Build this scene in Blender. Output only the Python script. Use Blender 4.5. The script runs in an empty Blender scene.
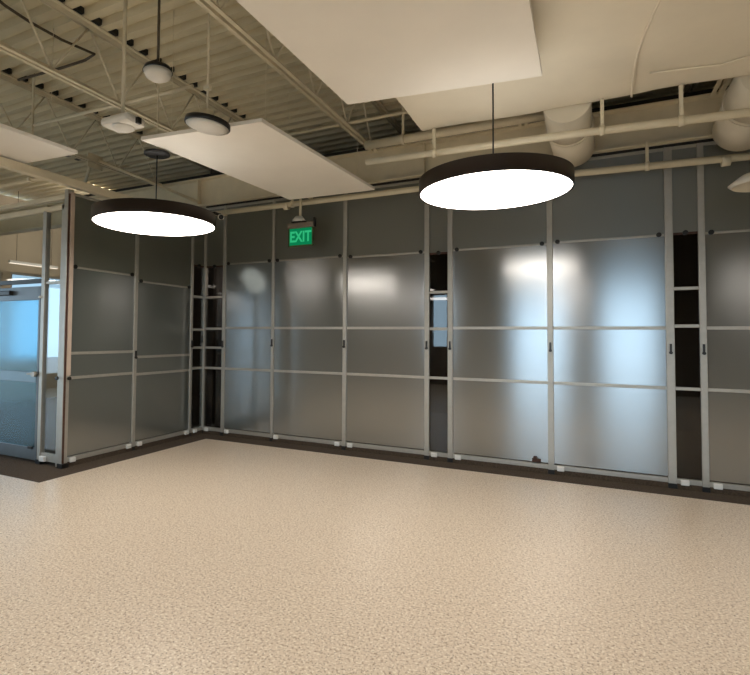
import bpy, bmesh, math, random
from mathutils import Vector, Matrix
random.seed(4)
sc = bpy.context.scene
COL = sc.collection
PI = math.pi

# ------------------------------------------------------------ materials
def lin(r, g, b):
    f = lambda c: (c/255/12.92) if c/255 <= .04045 else ((c/255+.055)/1.055)**2.4
    return (f(r), f(g), f(b), 1)

def pmat(name, col, rough=.5, metal=0, spec=.5, noise=0, nscale=8, bump=0, bscale=40):
    m = bpy.data.materials.new(name); m.use_nodes = True
    nt = m.node_tree; b = nt.nodes['Principled BSDF']
    b.inputs['Roughness'].default_value = rough
    b.inputs['Metallic'].default_value = metal
    b.inputs['Specular IOR Level'].default_value = spec
    b.inputs['Base Color'].default_value = col
    tc = nt.nodes.new('ShaderNodeTexCoord')
    n = nt.nodes.new('ShaderNodeTexNoise'); n.inputs['Scale'].default_value = nscale
    n.inputs['Detail'].default_value = 5
    nt.links.new(tc.outputs['Object'], n.inputs['Vector'])
    r = nt.nodes.new('ShaderNodeValToRGB')
    k = max(noise, .02)
    r.color_ramp.elements[0].position = .3; r.color_ramp.elements[1].position = .7
    r.color_ramp.elements[0].color = tuple(c*(1-k) for c in col[:3]) + (1,)
    r.color_ramp.elements[1].color = tuple(min(1, c*(1+k)) for c in col[:3]) + (1,)
    nt.links.new(n.outputs['Fac'], r.inputs['Fac']); nt.links.new(r.outputs['Color'], b.inputs['Base Color'])
    if bump:
        n2 = nt.nodes.new('ShaderNodeTexNoise'); n2.inputs['Scale'].default_value = bscale; n2.inputs['Detail'].default_value = 3
        nt.links.new(tc.outputs['Object'], n2.inputs['Vector'])
        bp = nt.nodes.new('ShaderNodeBump'); bp.inputs['Strength'].default_value = bump; bp.inputs['Distance'].default_value = .02
        nt.links.new(n2.outputs['Fac'], bp.inputs['Height']); nt.links.new(bp.outputs['Normal'], b.inputs['Normal'])
    return m

def emat(name, col, s):
    m = bpy.data.materials.new(name); m.use_nodes = True
    nt = m.node_tree; nt.nodes.clear()
    e = nt.nodes.new('ShaderNodeEmission'); e.inputs[0].default_value = col; e.inputs[1].default_value = s
    o = nt.nodes.new('ShaderNodeOutputMaterial'); nt.links.new(e.outputs[0], o.inputs[0])
    return m

def frosted(name, body, gloss, gl_rough, trans, tr_col, tr_rough=.5, aniso=.5):
    """etched glass: soft sheen over a milky body that lets blurred light through"""
    m = bpy.data.materials.new(name); m.use_nodes = True
    nt = m.node_tree; nt.nodes.clear(); N = nt.nodes.new; L = nt.links.new
    d = N('ShaderNodeBsdfDiffuse'); d.inputs[0].default_value = body
    rf = N('ShaderNodeBsdfRefraction'); rf.inputs['Color'].default_value = tr_col
    rf.inputs['Roughness'].default_value = tr_rough; rf.inputs['IOR'].default_value = 1.12
    g = N('ShaderNodeBsdfAnisotropic'); g.inputs['Roughness'].default_value = gl_rough
    g.inputs['Anisotropy'].default_value = aniso; tg = N('ShaderNodeCombineXYZ'); tg.inputs[2].default_value = 1
    g.inputs['Rotation'].default_value = .25; L(tg.outputs[0], g.inputs['Tangent'])
    g.inputs['Color'].default_value = (1, 1, 1, 1)
    tc = N('ShaderNodeTexCoord'); n = N('ShaderNodeTexNoise'); n.inputs['Scale'].default_value = 260
    n.inputs['Detail'].default_value = 2
    L(tc.outputs['Object'], n.inputs['Vector'])
    bp = N('ShaderNodeBump'); bp.inputs['Strength'].default_value = .06; bp.inputs['Distance'].default_value = .002
    L(n.outputs['Fac'], bp.inputs['Height']); L(bp.outputs['Normal'], g.inputs['Normal'])
    m1 = N('ShaderNodeMixShader'); m1.inputs[0].default_value = trans; L(d.outputs[0], m1.inputs[1]); L(rf.outputs[0], m1.inputs[2])
    fr = N('ShaderNodeMath'); fr.operation = 'POWER'; lw = N('ShaderNodeLayerWeight'); lw.inputs[0].default_value = .5
    L(lw.outputs['Facing'], fr.inputs[0]); fr.inputs[1].default_value = 5
    mp = N('ShaderNodeMapRange'); mp.inputs['From Min'].default_value = 0; mp.inputs['From Max'].default_value = 1
    mp.inputs['To Min'].default_value = gloss; mp.inputs['To Max'].default_value = 1
    L(fr.outputs[0], mp.inputs['Value'])
    m2 = N('ShaderNodeMixShader'); L(mp.outputs[0], m2.inputs[0]); L(m1.outputs[0], m2.inputs[1]); L(g.outputs[0], m2.inputs[2])
    o = N('ShaderNodeOutputMaterial'); L(m2.outputs[0], o.inputs[0])
    return m

def clear_glass(name, tint, refl=.08):
    m = bpy.data.materials.new(name); m.use_nodes = True
    nt = m.node_tree; nt.nodes.clear(); N = nt.nodes.new; L = nt.links.new
    t = N('ShaderNodeBsdfTransparent'); t.inputs[0].default_value = tint
    g = N('ShaderNodeBsdfGlossy'); g.inputs['Roughness'].default_value = .02
    fr = N('ShaderNodeMath'); fr.operation = 'POWER'; lw = N('ShaderNodeLayerWeight'); lw.inputs[0].default_value = .5
    L(lw.outputs['Facing'], fr.inputs[0]); fr.inputs[1].default_value = 5
    mp = N('ShaderNodeMapRange'); mp.inputs['To Min'].default_value = refl*.5
    L(fr.outputs[0], mp.inputs['Value'])
    m2 = N('ShaderNodeMixShader'); L(mp.outputs[0], m2.inputs[0]); L(t.outputs[0], m2.inputs[1]); L(g.outputs[0], m2.inputs[2])
    o = N('ShaderNodeOutputMaterial'); L(m2.outputs[0], o.inputs[0])
    return m

def terrazzo():
    m = bpy.data.materials.new('terrazzo'); m.use_nodes = True
    nt = m.node_tree; N = nt.nodes.new; L = nt.links.new; b = nt.nodes['Principled BSDF']
    tc = N('ShaderNodeTexCoord')
    def chips(scale, lo, hi, c0, c1, off):
        mp = N('ShaderNodeMapping'); mp.inputs['Location'].default_value = (off, off*1.7, 0)
        L(tc.outputs['Object'], mp.inputs[0])
        nz = N('ShaderNodeTexNoise'); nz.inputs['Scale'].default_value = scale; nz.inputs['Detail'].default_value = 1.5
        nz.inputs['Distortion'].default_value = .15
        L(mp.outputs[0], nz.inputs['Vector'])
        r = N('ShaderNodeValToRGB'); r.color_ramp.elements[0].position = lo; r.color_ramp.elements[1].position = hi
        r.color_ramp.elements[0].color = c0; r.color_ramp.elements[1].color = c1
        L(nz.outputs['Fac'], r.inputs[0]); return r
    k = lambda v: (v, v, v, 1)
    base = FLOOR_BASE
    a = chips(64, .39, .46, k(1), k(0), 0)
    c = chips(95, .31, .38, k(1), k(0), 3)
    w = chips(74, .56, .64, k(0), k(1), 7)
    m1 = N('ShaderNodeMix'); m1.data_type = 'RGBA'; m1.inputs['A'].default_value = base; m1.inputs['B'].default_value = CHIP_BROWN
    L(a.outputs[0], m1.inputs['Factor'])
    m2 = N('ShaderNodeMix'); m2.data_type = 'RGBA'; m2.inputs['B'].default_value = CHIP_DARK
    L(m1.outputs['Result'], m2.inputs['A']); L(c.outputs[0], m2.inputs['Factor'])
    m3 = N('ShaderNodeMix'); m3.data_type = 'RGBA'; m3.inputs['B'].default_value = CHIP_LIGHT
    L(m2.outputs['Result'], m3.inputs['A']); L(w.outputs[0], m3.inputs['Factor'])
    L(m3.outputs['Result'], b.inputs['Base Color'])
    b.inputs['Roughness'].default_value = .3
    b.inputs['Specular IOR Level'].default_value = .5
    return m

FLOOR_BASE = lin(218, 202, 182); CHIP_BROWN = lin(184, 164, 142); CHIP_DARK = lin(124, 106, 90); CHIP_LIGHT = lin(238, 227, 210)
M = dict(
    terrazzo=terrazzo(),
    carpet=pmat('dark_brown_carpet', lin(74, 62, 50), .95, noise=.35, nscale=60, bump=.4, bscale=300),
    deck=pmat('painted_deck', lin(212, 200, 168), .6, noise=.06, nscale=2),
    steel=pmat('painted_steel', lin(218, 207, 180), .5, noise=.05, nscale=6),
    cloud=pmat('acoustic_panel', lin(244, 238, 226), .85, noise=.02, nscale=3, bump=.05, bscale=120),
    duct=pmat('duct_wrap', lin(238, 228, 206), .6, noise=.04, nscale=2, bump=.5, bscale=1.6),
    rduct=pmat('round_duct_paint', lin(226, 216, 194), .5, noise=.03, nscale=3),
    alu=pmat('brushed_aluminium', lin(176, 173, 165), .42, metal=.55, noise=.05, nscale=20),
    jamb=pmat('pinkish_painted_jamb', lin(186, 168, 154), .5, noise=.06, nscale=10),
    seam=pmat('brown_seal', lin(70, 44, 34), .6, noise=.2, nscale=30),
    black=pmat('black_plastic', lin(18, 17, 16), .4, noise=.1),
    rim=pmat('dark_bronze_rim', lin(40, 28, 22), .45, metal=.3, noise=.1),
    white=pmat('white_plastic', lin(226, 222, 212), .4),
    clampw=pmat('pale_metal_clamp', lin(232, 232, 228), .35, metal=.2),
    wall=pmat('beige_wall_paint', lin(196, 184, 160), .8, noise=.03, nscale=2),
    dark=pmat('dark_wall_paint', lin(70, 62, 54), .85, noise=.1, nscale=2),
    frontwall=pmat('taupe_wall_paint', lin(128, 118, 106), .8, noise=.05, nscale=2),
    greenwall=pmat('sage_grey_wall_paint', lin(112, 118, 112), .8, noise=.05, nscale=2),
    doorframe=pmat('grey_door_aluminium', lin(104, 112, 118), .4, metal=.4, noise=.05),
    westwall=pmat('tan_wall_paint', lin(176, 162, 138), .8, noise=.04, nscale=2),
    dimwall=pmat('grey_wall_paint', lin(150, 150, 145), .85, noise=.05, nscale=2),
    cable=pmat('brown_cable', lin(78, 66, 48), .6),
    lens=emat('lit_diffuser', (1.0, .92, .82, 1), 13.0),
    upfill=emat('added_uplight_glow', (1.0, .92, .82, 1), 5.5),
    slimlens=emat('lit_slim_diffuser', (1.0, .88, .72, 1), 1.6),
    signface=emat('lit_green_sign', (.004, .21, .075, 1), .9),
    signletter=emat('lit_green_letters', (.03, .5, .2, 1), .95),
    signedge=pmat('green_tinted_edge', lin(70, 88, 52), .3),
    frost=frosted('frosted_glass', (.088, .098, .088, 1), .29, .16, .22, (.8, .86, .86, 1)),
    frost_top=frosted('frosted_glass_upper', (.095, .100, .078, 1), .12, .42, .12, (.7, .75, .72, 1)),
    frost_door=frosted('frosted_door_glass', (.05, .09, .11, 1), .05, .3, .96, (.52, .86, 1, 1), .26),
    clear=clear_glass('clear_glass', (.95, .96, .95, 1), .14),
    clear_dark=clear_glass('tinted_glass', (.50, .48, .46, 1), .14),
)

# ------------------------------------------------------------ mesh helpers
class MB:
    def __init__(s): s.bm = bmesh.new()
    def box(s, x0, x1, y0, y1, z0, z1, mi=0):
        v = [s.bm.verts.new((x, y, z)) for x in (x0, x1) for y in (y0, y1) for z in (z0, z1)]
        for f in ((0,1,3,2),(4,6,7,5),(0,4,5,1),(2,3,7,6),(0,2,6,4),(1,5,7,3)):
            s.bm.faces.new([v[i] for i in f])
        return s
    def quadprism(s, pts, z0, z1):
        a = [s.bm.verts.new((x, y, z0)) for x, y in pts]; b = [s.bm.verts.new((x, y, z1)) for x, y in pts]
        s.bm.faces.new(a[::-1]); s.bm.faces.new(b); n = len(pts)
        for i in range(n): s.bm.faces.new((a[i], a[(i+1) % n], b[(i+1) % n], b[i]))
        return s
    def tube(s, pts, r, n=12, caps=True):
        pts = [Vector(p) for p in pts]; rings = []
        up = None
        for i, p in enumerate(pts):
            d = (pts[min(i+1, len(pts)-1)] - pts[max(i-1, 0)]).normalized()
            if up is None: up = Vector((0, 0, 1)) if abs(d.z) < .9 else Vector((1, 0, 0))
            a = d.cross(up).normalized(); b = a.cross(d).normalized(); up = b
            rr = r[i] if isinstance(r, (list, tuple)) else r
            rings.append([s.bm.verts.new(p + (a*math.cos(t) + b*math.sin(t))*rr) for t in [2*PI*k/n for k in range(n)]])
        for A, B in zip(rings, rings[1:]):
            for k in range(n):
                f = s.bm.faces.new((A[k], A[(k+1) % n], B[(k+1) % n], B[k])); f.smooth = True
        if caps:
            s.bm.faces.new(rings[0][::-1]); s.bm.faces.new(rings[-1])
        return s
    def lathe(s, prof, n=48, c=(0, 0, 0)):
        rings = []
        for r, z in prof:
            if r < 1e-6: rings.append([s.bm.verts.new((c[0], c[1], c[2]+z))])
            else: rings.append([s.bm.verts.new((c[0]+r*math.cos(2*PI*k/n), c[1]+r*math.sin(2*PI*k/n), c[2]+z)) for k in range(n)])
        for A, B in zip(rings, rings[1:]):
            for k in range(n):
                k2 = (k+1) % n
                if len(A) == 1 and len(B) == 1: continue
                if len(A) == 1: f = s.bm.faces.new((A[0], B[k2], B[k]))
                elif len(B) == 1: f = s.bm.faces.new((A[k], A[k2], B[0]))
                else: f = s.bm.faces.new((A[k], A[k2], B[k2], B[k]))
                f.smooth = True
        return s
    def obj(s, name, mat, parent=None, bevel=0, loc=None):
        bmesh.ops.recalc_face_normals(s.bm, faces=s.bm.faces[:])
        me = bpy.data.meshes.new(name); s.bm.to_mesh(me); s.bm.free()
        me.materials.append(M[mat] if isinstance(mat, str) else mat)
        o = bpy.data.objects.new(name, me); COL.objects.link(o)
        if parent is not None: o.parent = parent
        if loc: o.location = loc
        if bevel:
            b = o.modifiers.new('bevel', 'BEVEL'); b.width = bevel; b.segments = 2; b.limit_method = 'ANGLE'
        return o

def tag(o, label, cat=None, group=None, kind=None):
    if label: o['label'] = label
    if cat: o['category'] = cat
    if group: o['group'] = group
    if kind: o['kind'] = kind
    return o

def empty(name, loc, label=None, cat=None, group=None, kind=None):
    o = bpy.data.objects.new(name, None); COL.objects.link(o); o.location = loc
    o.empty_display_size = .1
    return tag(o, label, cat, group, kind)

def copy_tree(o, parent=None):
    c = o.copy(); COL.objects.link(c); c.parent = parent
    for ch in [x for x in COL.objects if x.parent == o]: copy_tree(ch, c)
    return c

# ------------------------------------------------------------ building shell
ZD = 4.55
# terrazzo L-shape, world coordinates (metres)
f = MB().quadprism([(.34, -.32), (.34, -2.87), (-8, -2.87), (-8, -10), (9.4, -10), (9.4, -.32)], -.1, 0).obj('floor', 'terrazzo')
tag(f, 'polished cream terrazzo floor with brown chips', kind='structure')
f = MB().quadprism([(.34, -.32), (9.4, -.32), (9.4, 4), (-8, 4), (-8, -2.87), (.34, -2.87)][::-1], -.1, -.001).obj('floor_carpet', 'carpet')
tag(f, 'dark brown carpet border under the glass partitions', kind='structure')

# corrugated roof deck: ribs run along X
prof = []; y = -10.0
while y < 4.0:
    prof += [(y, ZD), (y+.08, ZD), (y+.1, ZD+.07), (y+.18, ZD+.07)]; y += .2
b = MB(); x0, x1 = -8, 9.4
va = [b.bm.verts.new((x0, p[0], p[1])) for p in prof]; vb = [b.bm.verts.new((x1, p[0], p[1])) for p in prof]
for i in range(len(prof)-1): b.bm.faces.new((va[i], vb[i], vb[i+1], va[i+1]))
b.box(x0, x1, -10, 4, ZD+.1, ZD+.18)
o = b.obj('ceiling', 'deck'); tag(o, 'beige painted corrugated metal roof deck', kind='structure')

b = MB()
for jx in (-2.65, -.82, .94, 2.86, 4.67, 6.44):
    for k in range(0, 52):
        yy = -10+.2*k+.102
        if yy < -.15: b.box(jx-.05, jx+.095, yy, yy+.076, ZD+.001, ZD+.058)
tag(b.obj('gap_shade_1', 'black'), 'black blocks painting the shade in the deck flutes above each joist', kind='structure')  # solid black blocks put in as the shade inside the flutes

def wall_with_openings(name, axis, at, t, a0, a1, holes, z1, mat, label):
    """wall across axis ('x' wall plane at x=at, spanning y) with rectangular openings"""
    b = MB(); cuts = sorted(holes); cur = a0
    def bx(u0, u1, z0, z1_):
        if u1-u0 < 1e-4 or z1_-z0 < 1e-4: return
        if axis == 'x': b.box(at, at+t, u0, u1, z0, z1_)
        else: b.box(u0, u1, at, at+t, z0, z1_)
    for u0, u1, zb, zt in cuts:
        bx(cur, u0, -.1, z1); bx(u0, u1, -.1, zb); bx(u0, u1, zt, z1); cur = u1
    bx(cur, a1, -.1, z1)
    return tag(b.obj(name, mat), label, kind='structure')

front_holes = [(-7.0, -5.7, .05, 2.6), (-5.15, -4.75, .05, 2.6), (.85, 1.33, 1.2, 2.85), (3.35, 4.75, .05, 2.75), (5.68, 7.0, .05, 2.9)]
wall_with_openings('wall_front', 'y', -10.2, .2, -8, 9.4, front_holes, 4.75, 'frontwall', 'beige wall with tall windows behind the viewer')
west_holes = [(-2.6, -.9, .9, 2.82), (-.7, .50, .9, 2.82), (.68, 2.1, .9, 2.86)]
wall_with_openings('wall_left', 'x', -8.2, .2, -10.2, -2.4, [(-8.5, -3.6, .4, 2.8)], 4.75, 'wall', 'beige outer wall at the far left')
tag(MB().box(-8.2, -6.0, -2.4, -2.3, -.1, 4.55).obj('wall_left_return', 'wall'), 'short beige wall beside the left room', kind='structure')
wall_with_openings('wall_left_room', 'x', -6.1, .1, -2.30, 3.9, west_holes, 4.5, 'westwall', 'beige wall with windows across the room behind the glass door')
tag(MB().box(9.4, 9.6, -10.2, 4, -.1, 4.75).obj('wall_right', 'greenwall'), 'plain beige wall on the right', kind='structure')
tag(MB().box(-8, 9.4, 3.9, 4.1, -.1, 4.75).obj('wall_back', 'dark'), 'dark wall far behind the glass partition', kind='structure')
tag(MB().box(-.06, .04, .16, 3.88, 0, 4.5).obj('wall_divider', 'dark'), 'dark dividing wall between the two rooms behind the glass', kind='structure')

# window frames (setting) in the openings
def win(n, axis, at, u0, u1, z0, z1):
    e = empty('window_%d' % n, (0, 0, 0), 'aluminium window frame with a daylit opening', kind='structure')
    b = MB(); w = .05
    def bx(a0, a1, c0, c1):
        if axis == 'x': b.box(at-.03, at+.03, a0, a1, c0, c1)
        else: b.box(a0, a1, at-.03, at+.03, c0, c1)
    bx(u0, u0+w, z0, z1); bx(u1-w, u1, z0, z1); bx(u0+w, u1-w, z0, z0+w); bx(u0+w, u1-w, z1-w, z1)
    b.obj('window_frame', 'alu', e)
    p = MB()
    if axis == 'x': p.box(at-.004, at+.004, u0+w, u1-w, z0+w, z1-w)
    else: p.box(u0+w, u1-w, at-.004, at+.004, z0+w, z1-w)
    p.obj('pane', M['clear_window'], e)
m = bpy.data.materials.new('window_glass'); m.use_nodes = True
nt = m.node_tree; nt.nodes.clear(); t_ = nt.nodes.new('ShaderNodeBsdfTransparent'); t_.inputs[0].default_value = (.40, .42, .43, 1)
o_ = nt.nodes.new('ShaderNodeOutputMaterial'); nt.links.new(t_.outputs[0], o_.inputs[0]); M['clear_window'] = m
n = 1
for u0, u1, z0, z1 in west_holes: win(n, 'x', -6.05, u0, u1, z0, z1); n += 1

# ------------------------------------------------------------ glazing
def post(x0, x1, y0, y1, z1, label, mat='alu', foot=True, lock=None, face='y'):
    """extruded post with a black foot, a pale floor clamp and a small dark lock"""
    cx, cy = (x0+x1)/2, (y0+y1)/2
    e = empty('partition_post', (cx, cy, 0), label, 'post')
    hx, hy = (x1-x0)/2, (y1-y0)/2
    MB().box(-hx, hx, -hy, hy, .0, z1).obj('profile', mat, e, .004)
    if foot: MB().box(-hx-.004, hx+.004, -hy-.006, hy+.006, 0, .05).obj('foot', 'black', e, .004)
    if lock:
        b = MB()
        if face == 'y':
            b.tube([(0, -hy-.025, lock), (0, -hy+.002, lock)], .016, 12)
            b.box(-.009, .009, -hy-.02, -hy, lock, lock+.09)
        else:
            b.tube([(hx+.025, 0, lock), (hx-.002, 0, lock)], .016, 12)
            b.box(hx, hx+.02, -.009, .009, lock, lock+.09)
        b.obj('latch', 'black', e)
    return e

def bay(u0, u1, axis, ztop, rails, zt, label, pane='frost', top='frost_top', knobs=2, clamps=(0, 1), group=None, zb=.072, face=-1, strip=False):
    """one glazed bay between two posts; axis 'x' lies on the back line y=0, 'y' on the side line x=0"""
    e = empty('glass_partition_bay', (0, 0, 0), label, 'partition', group)
    e.location = ((u0+u1)/2, 0, 0) if axis == 'x' else (0, (u0+u1)/2, 0)
    h = (u1-u0)/2
    def bx(b, a0, a1, d0, d1, z0, z1):
        # d is depth: negative = towards the viewer's room
        if axis == 'x': b.box(a0, a1, d0, d1, z0, z1)
        else: b.box(-d1, -d0, a0, a1, z0, z1)
        return b
    levels = [zb+.03] + sorted(rails) + [zt]
    segs = list(zip(levels, levels[1:]))
    for i, (a, c) in enumerate(segs):
        bx(MB(), -h, h, -.006, .006, a+.012, c-.012).obj('glass_pane', pane, e)
    bx(MB(), -h, h, -.004, .008, zt+.012, ztop).obj('upper_pane', top, e)
    for r in rails:
        bx(MB(), -h, h, -.018, .018, r-.0165, r+.0165).obj('rail', 'alu', e, .003)
    bx(MB(), -h, h, -.010, .014, zt-.012, zt+.012).obj('top_rail', 'alu' if not strip else 'seam', e, .002)
    bx(MB(), -h, h, -.020, .020, .052, zb+.03).obj('bottom_rail', 'alu', e, .003)
    bx(MB(), -h, h, -.03, .03, 0, .052).obj('base_channel', 'carpet', e)
    bx(MB(), -h, h, -.022, .022, ztop, ztop+.03).obj('head_rail', 'alu', e, .003)
    ks = {2: (-h+.05, h-.05), 1: (0,), 0: ()}[knobs]
    for kx in ks:
        b = MB()
        if axis == 'x': b.tube([(kx, -.03, zt+.005), (kx, .0, zt+.005)], .024, 16)
        else: b.tube([(.03, kx, zt+.005), (0, kx, zt+.005)], .024, 16)
        b.obj('standoff_knob', 'black', e)
    for s in clamps:
        cxx = (-h+.065) if s == 0 else (h-.065)
        bx(MB(), cxx-.036, cxx+.036, -.05, -.020, .045, .098).obj('floor_clamp', 'clampw', e, .006)
    return e

ZG = 3.44          # top of the back glazing
ZTR = 2.555        # level of the knobs on the back glazing
P = {'P2': .39, 'P3': 1.264, 'P4': 2.401, 'P5': 3.52, 'P6': 3.808, 'P7': 4.923, 'P8': 6.045, 'P9': 6.32, 'P10': 7.44, 'P11': 8.56}
hw = {'P2': .025, 'P3': .02, 'P4': .027, 'P5': .03, 'P6': .03, 'P7': .03, 'P8': .036, 'P9': .029, 'P10': .03, 'P11': .03}
plab = {'P2': 'slim aluminium post just right of the glass corner, at the end of the corner strip',
        'P3': 'slimmest aluminium post in the back glazing, first post left of the exit sign',
        'P4': 'aluminium post in the back glazing just right of the exit sign',
        'P5': 'aluminium post on the left edge of the clear strip under the large lamp',
        'P6': 'aluminium post on the right edge of the clear strip under the large lamp',
        'P7': 'aluminium post between the two bright streaked frosted bays',
        'P8': 'widest aluminium post on the left edge of the rightmost dark clear strip',
        'P9': 'aluminium post on the right edge of the rightmost dark clear strip'}
for k in plab:
    post(P[k]-hw[k], P[k]+hw[k], -.03, .03, ZG+.03, plab[k], lock=1.36 if k not in ('P2',) else 1.33)
c = post(-.035, .035, -.035, .035, ZG+.03, 'aluminium corner post where the two glass walls meet', lock=1.40)

RB = [1.0, 1.61]
def B(a, c, *args, **kw):
    u0 = (P[a]+hw[a]) if a != 'C' else .035
    u1 = P[c]-hw[c]
    return bay(u0, u1, 'x', ZG, *args, **kw)
B('C', 'P2', [1.0, 1.31, 1.6, 2.08], 2.55, 'narrow clear glass strip immediately right of the glass corner post', pane='clear_dark', knobs=1, clamps=(0,), strip=True)
B('P2', 'P3', RB, ZTR+.02, 'frosted glass bay left of the exit sign, narrowest frosted one on the back wall', clamps=(0,))
B('P3', 'P4', RB, ZTR+.02, 'frosted glass bay right below the green exit sign', clamps=(0, 1))
B('P4', 'P5', RB, ZTR, 'frosted glass bay left of the clear strip under the large lamp', clamps=(0,))
B('P5', 'P6', [1.0, 1.6, 2.05], 2.53, 'clear glass strip with a bluish window image, below the lamp right of centre', pane='clear_dark', knobs=1, clamps=(0,), strip=True)
b4 = B('P6', 'P7', RB, ZTR, 'frosted glass bay with a bright bluish streak along its right edge', clamps=(0,))
lk = MB(); lk.box(.36, .45, -.04, -.006, .115, .15); lk.box(.375, .41, -.05, -.006, .15, .175)
lk.obj('lower_lock', 'seam', b4, .004)
B('P7', 'P8', RB, ZTR+.01, 'frosted glass bay with a wide bluish glow, left of the rightmost dark strip', clamps=(0,))
B('P8', 'P9', [1.0, 1.63, 2.01], 2.57, 'narrow clear dark strip near the right edge of the picture', pane='clear_dark', knobs=1, clamps=(0,), strip=True)
B('P9', 'P10', RB, ZTR, 'frosted glass bay cut off by the right edge of the picture', clamps=(0,))

# finger smears on the bay left of the rightmost strip
# side glazing (x = 0)
ZL = 3.10
post(-.022, .022, -.322, -.278, ZL+.03, 'slim post beside the corner strip in the left glass wall', lock=1.33, face='x')
post(-.025, .025, -1.395, -1.345, ZL+.03, 'post in the middle of the left glass wall', lock=1.2, face='x')
bay(-.278, -.035, 'y', ZL, [1.0, 1.31, 1.58, 2.08], 2.55, 'narrow clear glass strip immediately left of the glass corner post', pane='clear_dark', knobs=1, clamps=(0,), strip=True)
bay(-1.345, -.322, 'y', ZL, [.98, 1.207], 2.204, 'frosted glass bay of the left wall nearest the corner, with the lower top rail', clamps=(0, 1))
bay(-2.33, -1.395, 'y', ZL, [1.0, 1.28], 2.272, 'frosted glass bay at the outer end of the left wall, with the higher top rail', clamps=(0, 1))
# outer corner posts
e = empty('corner_jamb', (0, -2.37, 0), 'tall outer corner jamb with a pinkish cover strip and brown seam', 'post')
MB().box(-.028, .032, -.035, .04, 0, ZL+.05).obj('profile', 'alu', e, .004)
MB().box(.032, .05, -.006, .045, 1.03, ZL+.02).obj('cover_strip', 'jamb', e, .004)
MB().box(.032, .040, -.030, -.007, .05, ZL).obj('seam', 'seam', e)
MB().box(-.03, .06, -.045, .045, 0, .05).obj('foot', 'black', e, .004)
b = MB(); b.tube([(.06, .01, 1.0), (.085, .01, 1.0)], .02, 12); b.tube([(-.06, -.036, 1.0), (-.06, -.06, 1.0)], .02, 12)
b.obj('latch', 'black', e)

# door wall: y = -2.35, x < 0
YD = -2.36
e = empty('door_surround', (-.09, YD, 0), 'aluminium posts and rails framing the clear side strip beside the blue glass door', 'frame')
MB().box(.0, .044, -.03, .03, 0, 3.0).obj('post', 'alu', e, .004)
MB().box(-.33, -.27, -.03, .03, 0, 2.95).obj('post', 'alu', e, .004)
MB().box(-3.0, .04, -.03, .03, 2.93, 2.985).obj('head_rail', 'steel', e, .004)
MB().box(-3.0, .04, -.03, .03, 3.05, 3.10).obj('upper_rail', 'steel', e, .004)
MB().box(-.27, .0, -.02, .02, 2.08, 2.11).obj('cross_rail', 'alu', e, .003)
MB().box(-.27, .0, -.02, .02, .04, .13).obj('bottom_rail', 'alu', e, .003)
MB().box(-.27, .0, -.005, .005, .13, 2.93).obj('side_pane', 'clear', e)
MB().box(-1.95, -.33, -.005, .005, 2.15, 2.93).obj('transom_pane', 'clear', e)
MB().box(-1.95, -.33, -.022, .022, 2.10, 2.15).obj('transom_rail', 'black', e, .003)
MB().box(-.255, -.165, -.055, -.022, .04, .10).obj('floor_clamp', 'clampw', e, .006)
MB().box(-.345, -.255, -.036, .036, 0, .05).obj('foot', 'black', e, .004)
MB().tube([(-.355, -.034, 1.93), (-.32, -.034, 1.93)], .015, 10).obj('hinge', 'clampw', e)
d = empty('door_1', (-.45, YD, 0), 'blue-lit frosted glass door with aluminium frame', kind='structure')
MB().box(-1.02, -.025, -.006, .006, .17, 1.90).obj('door_pane', 'frost_door', d)
b = MB(); b.box(-.025, .01, -.022, .022, .03, 2.06); b.box(-1.08, -1.02, -.022, .022, .03, 2.06)
b.box(-1.02, -.025, -.022, .022, .03, .17); b.box(-1.02, -.025, -.022, .022, 1.90, 2.06)
b.obj('door_frame', 'doorframe', d, .003)
MB().box(-1.02, -.025, -.03, -.012, .93, 1.05).obj('push_rail', pmat('pale_blue_grey_rail', lin(120, 145, 160), .4, metal=.2), d, .004)
b = MB(); b.tube([(-.03, -.022, 1.03), (-.03, -.07, 1.03)], .03, 16); b.tube([(-.03, -.06, 1.03), (-.14, -.06, 1.03)], .011, 10)
b.obj('door_handle', 'alu', d)
MB().box(.012, .03, -.02, .03, .02, 2.06).obj('door_seal', 'black', d)
MB().box(-.8, -.5, -.075, -.022, 1.965, 2.02).obj('door_closer', 'black', d, .006)
MB().box(-.13, -.05, -.04, -.02, .155, .185).obj('lower_lock', 'black', d, .004)

# header tube over the left glazing
o = MB().box(-.05, .05, -3.4, -.06, 3.19, 3.28).obj('header_beam', 'steel', bevel=.01)
tag(o, 'pale horizontal beam running above the left glass wall towards the corner', 'beam')

# ------------------------------------------------------------ steel above
def ibeam(name, x0, x1, y, z0, z1, label):
    e = empty(name, ((x0+x1)/2, y, z0), label, 'beam')
    h = (x1-x0)/2
    MB().box(-h, h, -.1, .1, 0, .018).obj('bottom_flange', 'steel', e)
    MB().box(-h, h, -.1, .1, z1-z0-.018, z1-z0).obj('top_flange', 'steel', e)
    MB().box(-h, h, -.008, .008, .018, z1-z0-.018).obj('web', 'steel', e)
    b = MB()
    for k in range(int(2*h/1.8)):
        x = -h+.6+k*1.8; b.box(x-.006, x+.006, -.095, -.008, .018, z1-z0-.018)
    b.obj('stiffeners', 'steel', e)
    return e
ibeam('steel_girder', -7.9, 9.3, .0, 3.50, 3.93, 'long pale steel girder running just above the back glass wall')

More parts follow.
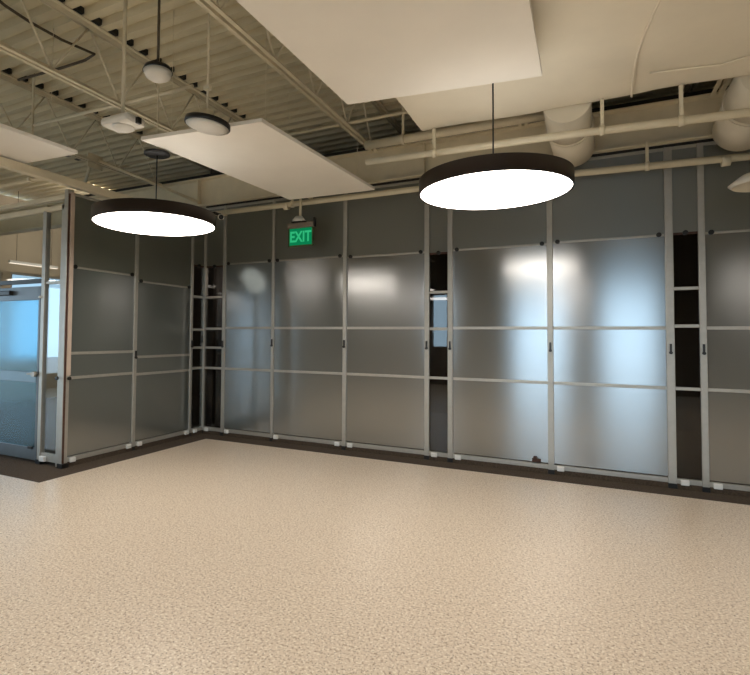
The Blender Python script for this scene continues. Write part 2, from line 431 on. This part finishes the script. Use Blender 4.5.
tag(MB().box(.02, 9.3, -.025, .025, 3.472, 3.499).obj('gap_shade_2', 'black'), 'black strip painting the dark gap above the back glass', kind='structure')  # black strip added as the dark of the gap over the glass
tag(MB().box(-7.8, 9.3, -.07, .07, 3.932, 3.985).obj('gap_shade_3', 'black'), 'black strip painting the shaded gap above the steel girder', kind='structure')  # shade of the gap over the girder, put in as a black strip
JX = [-2.65, -.82, .94, 2.86, 4.67, 6.44, 8.25]
def joist(label):
    e = empty('roof_joist', (0, 0, 3.88), label, 'joist')
    y0, y1 = -9.9, -.13
    for s in (-1, 1):
        MB().box(min(s*.016, s*.052), max(s*.016, s*.052), y0, y1, 0, .008).box(min(s*.016, s*.022), max(s*.016, s*.022), y0, y1, .008, .045).obj('bottom_chord', 'steel', e)
        MB().box(min(s*.016, s*.06), max(s*.016, s*.06), y0, 3.8, .655, .665).box(min(s*.016, s*.022), max(s*.016, s*.022), y0, 3.8, .61, .655).obj('top_chord', 'steel', e)
    y = y1-.1; k = 0
    while y > -5.6:
        a, c = ((0, y, .03), (0, y-.38, .64)) if k % 2 == 0 else ((0, y, .64), (0, y-.38, .03))
        MB().tube([a, c], .011, 8).obj('web_rod', 'steel', e)
        y -= .38; k += 1
    return e
jl = ['roof joist farthest left in the picture, above the room behind the glass door',
      'roof joist over the left glass wall, ending near the small black lamp canopy',
      'roof joist running from the upper left corner past the left dome device',
      'roof joist passing between the two large white ceiling panels',
      'roof joist whose short end shows between duct and girder above the large lamp',
      'roof joist whose short end shows below the duct near the right round duct',
      'roof joist beyond the right edge of the picture']
j0 = joist(jl[1]); j0.location.x = JX[1]
for i, (x, l) in enumerate(zip(JX, jl)):
    if i in (1, 0, 6): continue
    c = copy_tree(j0); c.location.x = x; c['label'] = l
for o in [o for o in COL.objects if o.name.startswith('roof_joist')]: o['group'] = 'roof joists under the metal deck'

def pipe(name, pts, r, label, cat='pipe', mat='steel', hang=(), couple=()):
    o = Vector(pts[0]); e = empty(name, o, label, cat)
    L_ = [Vector(p)-o for p in pts]
    MB().tube(L_, r, 16).obj('tube', mat, e)
    for x, y, z, ztop in hang:
        MB().box(x-.014-o.x, x+.014-o.x, y-.01-o.y, y+.01-o.y, z+r-o.z, ztop-o.z).obj('hanger', mat, e)
        MB().tube([(x-.02-o.x, y-o.y, z-o.z), (x+.02-o.x, y-o.y, z-o.z)], r+.01, 16).obj('clamp_ring', mat, e)
    for t in couple:
        p = Vector(pts[0]).lerp(Vector(pts[-1]), t)-o; d = (Vector(pts[-1])-Vector(pts[0])).normalized()*.035
        MB().tube([p-d, p+d], r+.014, 16).obj('coupling', mat, e)
    return e
pipe('sprinkler_pipe', [(.25, -.25, 3.30), (3.5, -.22, 3.30), (9.3, -.15, 3.17)], .036,
     'long lower pale pipe crossing just under the girder in front of the back glass', hang=[(5.85, -.195, 3.247, 3.5), (1.7, -.237, 3.30, 3.5)], couple=[.69, .15])
pipe('sprinkler_pipe', [(3.3, -1.47, 3.268), (5.0, -1.47, 3.238), (9.3, -1.47, 3.10)], .032,
     'upper pale pipe slung under the front edge of the big flat duct', hang=[(4.0, -1.47, 3.256, 3.492), (5.417, -1.47, 3.225, 3.492), (5.965, -1.47, 3.207, 3.492), (7.3, -1.47, 3.164, 3.492)], couple=[.55])
pipe('branch_pipe', [(2.93, -.6, 3.79), (4.93, -.6, 3.79)], .05, 'short thick pale pipe tucked under the joists left of the big duct',
     hang=[(3.4, -.6, 3.79, 4.56)])
pipe('bridging_bar', [(-.82, -2.50, 3.945), (.94, -2.44, 3.945), (1.85, -2.42, 3.945)], .018, 'thin bridging bar between the two joists above the left panels', 'bar')
pipe('bridging_bar', [(-.82, -.95, 3.945), (3.8, -.95, 3.945)], .018, 'thin bridging bar between joists close to the girder', 'bar')
pipe('diagonal_brace', [(-.77, -1.36, 3.92), (-.05, -.13, 3.55)], .022, 'short diagonal brace between joist and girder near the small black canopy', 'brace')
pipe('diagonal_brace', [(-.87, -1.40, 3.90), (-1.30, -1.15, 3.75)], .022, 'short stub brace at the joist gusset above the door', 'brace')
b = MB(); b.box(-.01, .01, -.12, .12, -.1, .1)
tag(b.obj('gusset_plate', 'steel', loc=(-.82, -1.38, 3.90)), 'small steel gusset plate on the joist above the left glass wall', 'plate')
o = MB().tube([(.70, -3.9, 4.50), (.6, -3.5, 4.47), (.552, -3.238, 4.48), (.573, -2.917, 4.47), (.66, -2.60, 4.46), (.45, -2.55, 4.47), (.02, -2.53, 4.49), (-.7, -2.56, 4.50)], .014, 8).obj('loose_conduit', 'cable')
tag(o, 'thin dark bent conduit under the deck at the upper left', 'conduit')
# beams glimpsed above the door room
pipe('room_beam', [(-.3, -2.50, 3.30), (-4.0, -2.45, 3.30)], .025, 'thin pale bar high above the glass door at the left edge', 'bar', hang=[(-.5, -2.5, 3.3, 4.56)])

# big flat duct
e = empty('air_duct', (3.87, -1.42, 3.5), 'large flat cream wrapped duct filling the upper right', 'duct')
b = MB(); b.box(0, 5.5, -2.3, 0, 0, .37)
bmesh.ops.subdivide_edges(b.bm, edges=b.bm.edges[:], cuts=36, use_grid_fill=True)
from mathutils import noise
for v in b.bm.verts:
    q = v.co*1.7
    d_ = noise.noise(q)*.022 + noise.noise(q*2.6)*.007
    v.co.z += d_*(1 if v.co.z < .2 else .4)
    if v.co.y > -.2: v.co.y += noise.noise(q+Vector((5, 0, 0)))*.02
for fc in b.bm.faces: fc.smooth = True
dd = b.obj('wrap', 'duct', e, .03)
b = MB()
seam = [(1.78+.03*math.sin(t*7)+.05*math.sin(t*3+1), -2.3+2.28*t, -.008+.012*math.sin(t*5)) for t in [i/30 for i in range(31)]]
b.tube(seam, .009, 8); b.obj('wrap_seam', 'duct', e)
b = MB(); b.tube([(1.86, -.35, .0), (2.3, -.28, -.004), (2.8, -.45, -.008), (3.3, -.75, .0)], .006, 8); b.obj('wrap_fold', 'duct', e)
MB().box(.4, .43, -2.28, -.02, .36, 1.06).box(3.4, 3.43, -2.28, -.02, .36, 1.06).obj('duct_hanger', 'steel', e)

def round_duct(x, r, zc, label):
    e = empty('round_duct', (x, -1.40, zc), label, 'duct', 'round ducts leaving the big duct')
    n = 40
    MB().tube([(0, 0, .06), (0, .32, .045), (.005, .5, .03)], [r*.97, r*.985, r], n).obj('collar_section', 'rduct', e)
    MB().tube([(.005, .50, .03), (.02, .85, .01), (.03, 1.1, 0)], r*1.0, n).obj('end_section', 'rduct', e)
    MB().tube([(.004, .485, .031), (.006, .515, .029)], r+.012, n).obj('seam_ring', 'rduct', e)
    MB().box(-.012, .012, .6, .63, r, 1.04-(zc-3.55)).obj('hanger', 'steel', e)
    return e
round_duct(5.15, .20, 3.50, 'round pale duct ending above the right side of the large lamp')
round_duct(6.56, .22, 3.47, 'round pale duct cut by the right edge of the picture')

# ------------------------------------------------------------ ceiling panels (clouds)
def cloud(pts, z, label):
    cx = sum(p[0] for p in pts)/4; cy = sum(p[1] for p in pts)/4
    e = empty('acoustic_ceiling_panel', (cx, cy, z), label, 'ceiling panel')
    q = [(p[0]-cx, p[1]-cy) for p in pts]
    MB().quadprism(q, 0, .035).obj('panel', 'cloud', e, .003)
    for x, y in q:
        MB().tube([(x*.8, y*.8, .03), (x*.8, y*.8, 4.56-z)], .0028, 6).obj('hanging_wire', 'steel', e)
    return e
cloud([(3.64, -2.67), (5.03, -2.49), (5.03, -4.95), (3.60, -5.05)], 3.30, 'largest white rectangular ceiling panel, top centre of the picture, below the duct')
cloud([(2.92, -2.79), (3.035, -.56), (1.88, -.60), (1.71, -2.93)], 3.25, 'white rectangular ceiling panel hanging over the left lamp, left of the exit sign')
cloud([(.755, -2.84), (.70, -4.9), (-.52, -4.9), (-.44, -2.91)], 3.30, 'white ceiling panel at the left edge of the picture')

# ------------------------------------------------------------ pendants
def pendant(loc, cable_top, label, n_cables=1):
    e = empty('pendant_lamp', loc, label, 'lamp', 'large round pendant lamps')
    R = .56
    b = MB(); b.lathe([(R, 0), (R, .113), (R-.004, .115), (0, .115)], 96); b.lathe([(R, 0), (R-.012, 0), (R-.012, .02)], 96)
    b.obj('lamp_rim', 'rim', e)
    MB().lathe([(0, .008), (R-.012, .008)], 96).obj('diffuser', 'lens', e)
    MB().lathe([(.36, .116), (.46, .116), (.46, .118), (.36, .118)], 96).obj('added_uplight', 'upfill', e)  # unseen glowing ring, added to brighten the panels and duct above
    return e
p1 = pendant((1.64, -2.66, 2.535), 3.3, 'round pendant lamp with dark rim hanging in front of the left glass wall')
MB().tube([(0, 0, .11), (0, 0, .68)], .006, 8).obj('suspension_cable', 'black', p1)
b = MB(); b.lathe([(0, .67), (.10, .67), (.12, .68), (.12, .695), (0, .70)], 32); b.obj('canopy', 'black', p1)
MB().tube([(0, 0, .69), (0, 0, 2.02)], .008, 8).obj('drop_rod', 'steel', p1)
p2 = pendant((4.66, -2.22, 2.60), 3.5, 'larger-looking round pendant lamp with dark rim, right of centre')
MB().tube([(.0, .0, .11), (.0, .0, .89)], .006, 8).obj('suspension_cable', 'black', p2)

# ------------------------------------------------------------ small ceiling devices
e = empty('wireless_access_box', (1.98, -3.36, 3.16), 'white box-shaped ceiling device on a thick rod, above the left lamp', 'ceiling device')
b = MB(); b.box(-.16, .15, -.10, .10, 0, .075); b.obj('housing', 'white', e, .03)
MB().lathe([(0, -.03), (.05, -.028), (.08, -.012), (.09, .003), (0, .01)], 32).obj('dome', 'white', e)
MB().box(.15, .18, -.02, .02, .0, .05).obj('sensor_eye', 'black', e, .004)
MB().tube([(-.01, 0, .1), (-.01, 0, 1.42)], .016, 12).obj('drop_rod', 'steel', e)
e = empty('dome_sensor', (2.40, -3.42, 3.46), 'small white dome device with black top hanging from a thin rod', 'ceiling device')
MB().lathe([(0, -.04), (.05, -.035), (.09, -.01), (.105, .03), (0, .035)], 32).obj('dome', 'white', e)
MB().lathe([(0, .07), (.095, .065), (.11, .03), (0, .028)], 32).obj('base', 'black', e)
MB().box(-.05, -.02, -.02, .02, .06, .12).obj('bracket', 'cable', e)
MB().tube([(0, 0, .06), (0, 0, 1.12)], .010, 10).obj('drop_rod', 'cable', e)
e = empty('dish_speaker', (2.69, -3.19, 3.09), 'round dish device with black top and white underside against the middle ceiling panel', 'ceiling device')
MB().lathe([(0, -.01), (.12, -.005), (.165, .012), (0, .014)], 40).obj('underside', 'white', e).rotation_euler = (-.05, .13, 0)
MB().lathe([(.168, .012), (.175, .018), (.172, .05), (.10, .075), (0, .08)], 40).obj('cap', 'black', e).rotation_euler = (-.05, .13, 0)
MB().lathe([(.055, .05), (.05, .13), (0, .135)], 24).obj('mount', 'steel', e)
MB().tube([(0, 0, .12), (0, 0, 1.49)], .009, 10).obj('drop_rod', 'steel', e)
MB().box(-.03, .03, -.02, .02, .30, .33).obj('turnbuckle', 'steel', e, .004)
e = empty('dish_lamp', (6.60, -.95, 2.76), 'pale dish lamp cut off by the right edge of the picture', 'lamp')
MB().lathe([(.22, .0), (.245, .02), (.16, .09), (0, .12)], 48).obj('shade', 'white', e)
MB().lathe([(0, .03), (.15, .03), (.20, .01), (.22, .0)], 48).obj('reflector', 'rduct', e)
MB().tube([(0, 0, .1), (0, 0, .48)], .008, 8).obj('drop_rod', 'steel', e)

# security camera by the corner
e = empty('security_camera', (.62, -.42, 3.19), 'small pale camera with dark bracket hanging by the corner next to the left lamp', 'camera')
MB().tube([(0, .0, .0), (.09, -.10, -.03)], .04, 16).obj('camera_body', 'white', e)
MB().tube([(.088, -.098, -.03), (.10, -.11, -.034)], .034, 16).obj('lens', 'black', e)
MB().tube([(-.1, 0, .06), (0, 0, .03)], .02, 10).box(-.14, -.08, -.03, .03, .045, .08).obj('bracket', 'black', e)
MB().tube([(-.01, .02, .03), (-.01, .14, .06), (-.01, .167, .075)], .01, 8).obj('stem', 'steel', e)

# exit sign
e = empty('exit_sign', (1.885, -.32, 2.69), 'green lit exit sign hanging in front of the back glass', 'sign')
MB().box(-.19, .19, -.012, .012, 0, .25).obj('sign_body', 'signedge', e, .004)
MB().box(-.165, .175, -.016, -.0125, .02, .245).obj('sign_face', 'signface', e)
MB().box(-.20, .20, -.025, .025, .25, .32).obj('housing', pmat('sign_housing', lin(128, 118, 104), .5, metal=.2), e, .006)
b = MB(); b.lathe([(.09, 0), (.085, .03), (.05, .075), (0, .08)], 24, (-.03, 0, .33)); b.obj('canopy', 'white', e)
MB().box(-.12, .08, -.05, .02, .318, .336).obj('sensor', 'black', e, .004)
MB().tube([(-.01, 0, .40), (-.01, 0, .72)], .018, 12).obj('stem', 'steel', e)
MB().box(-.01, .01, .0, .32, .70, .73).box(-.03, .01, .2, .34, .73, .81).obj('mount_bracket', 'steel', e)
MB().box(.205, .225, -.03, .02, .25, .37).obj('side_lamp', 'black', e, .003)
cu = bpy.data.curves.new('exit_letters', 'FONT'); cu.body = 'EXIT'; cu.size = .20; cu.extrude = .002; cu.align_x = 'CENTER'; cu.offset = .004
to = bpy.data.objects.new('letters_tmp', cu); COL.objects.link(to)
dg = bpy.context.evaluated_depsgraph_get(); me = bpy.data.meshes.new_from_object(to.evaluated_get(dg))
bpy.data.objects.remove(to)
me.materials.clear(); me.materials.append(M['signletter'])
lt = bpy.data.objects.new('letters', me); COL.objects.link(lt); lt.parent = e
lt.location = (.005, -.018, .065); lt.rotation_euler = (PI/2, 0, 0); lt.scale = (.8, 1, 1)
lt['label'] = 'bright green letters EXIT'

# slim lamp in the left room, seen through the transom
e = empty('linear_lamp', (-5.6, .95, 3.0), 'slim white linear lamp seen through the glass above the door', 'lamp')
MB().box(-.04, .04, -.55, .55, 0, .05).obj('housing', 'white', e)
MB().box(-.035, .035, -.54, .54, -.008, 0).obj('diffuser', 'slimlens', e)
MB().tube([(0, .4, .05), (0, .4, 1.56)], .006, 6).tube([(0, -.4, .05), (0, -.4, 1.56)], .006, 6).obj('hanging_wire', 'cable', e)

# ------------------------------------------------------------ lights
def area(name, loc, size, power, col, rot=(0, 0, 0), shape='DISK', sy=None):
    l = bpy.data.lights.new(name, 'AREA'); l.shape = shape; l.size = size
    if sy: l.size_y = sy
    l.energy = power; l.color = col
    o = bpy.data.objects.new(name, l); COL.objects.link(o); o.location = loc; o.rotation_euler = rot
    return o
WARM = (1.0, .92, .84)
for i, (x, y) in enumerate([(-1.3, -5.6), (1.5, -5.7), (4.9, -5.7), (8.0, -5.6), (8.0, -2.3), (1.5, -8.7), (4.8, -8.7), (-5.2, -5.5)]):
    area('ceiling_lamp', (x, y, 3.0 if i == 0 else 2.62), 1.12, 26, WARM)
area('left_room_fill', (-3.6, 1.0, 4.35), 1.0, 45, WARM, (0, .9, 0))  # unseen fill light, added to brighten the wall across the left room
area('back_glass_fill', (.32, .85, 2.42), .45, 6, WARM, (-.95, 0, 0))  # unseen fill light, added behind the frosted glass for its warm spot

w = bpy.data.worlds.new('daylight'); sc.world = w; w.use_nodes = True
nt = w.node_tree; bg = nt.nodes['Background']
tc = nt.nodes.new('ShaderNodeTexCoord'); sp = nt.nodes.new('ShaderNodeSeparateXYZ'); r = nt.nodes.new('ShaderNodeValToRGB')
nt.links.new(tc.outputs['Generated'], sp.inputs[0]); ma = nt.nodes.new('ShaderNodeMath'); ma.operation = 'MULTIPLY_ADD'; ma.inputs[1].default_value = .5; ma.inputs[2].default_value = .5
nt.links.new(sp.outputs['Z'], ma.inputs[0]); nt.links.new(ma.outputs[0], r.inputs[0])
r.color_ramp.elements[0].position = .45; r.color_ramp.elements[0].color = (.34, .40, .44, 1)
r.color_ramp.elements[1].position = .49; r.color_ramp.elements[1].color = (.56, .80, 1.0, 1)
nt.links.new(r.outputs[0], bg.inputs[0]); bg.inputs[1].default_value = 5

# ------------------------------------------------------------ camera
F, CX, CY = 515.77, 328.15, 317.52
yaw, pitch, roll = -.46543, .036016, .007967
Fv = Vector((math.sin(yaw)*math.cos(pitch), math.cos(yaw)*math.cos(pitch), math.sin(pitch)))
Rv = Vector((math.cos(yaw), -math.sin(yaw), 0)); Uv = Rv.cross(Fv)
R2 = Rv*math.cos(roll)+Uv*math.sin(roll); U2 = -Rv*math.sin(roll)+Uv*math.cos(roll)
cam = bpy.data.cameras.new('camera'); co = bpy.data.objects.new('camera', cam); COL.objects.link(co)
mt = Matrix((R2, U2, -Fv)).transposed().to_4x4(); mt.translation = Vector((5.2897, -6.2645, 1.5)); co.matrix_world = mt
cam.sensor_fit = 'HORIZONTAL'; cam.sensor_width = 36; cam.lens = F/750*36
cam.shift_x = (375-CX)/750; cam.shift_y = (CY-337.5)/750
cam.clip_start = .05
sc.camera = co
sc.view_settings.view_transform = 'Standard'; sc.view_settings.look = 'None'
sc.view_settings.exposure = 0; sc.view_settings.gamma = 1; sc.view_settings.use_curve_mapping = False
sc.cycles.use_denoising = True
sc.cycles.max_bounces = 10; sc.cycles.transparent_max_bounces = 16
sc.cycles.sample_clamp_indirect = 6
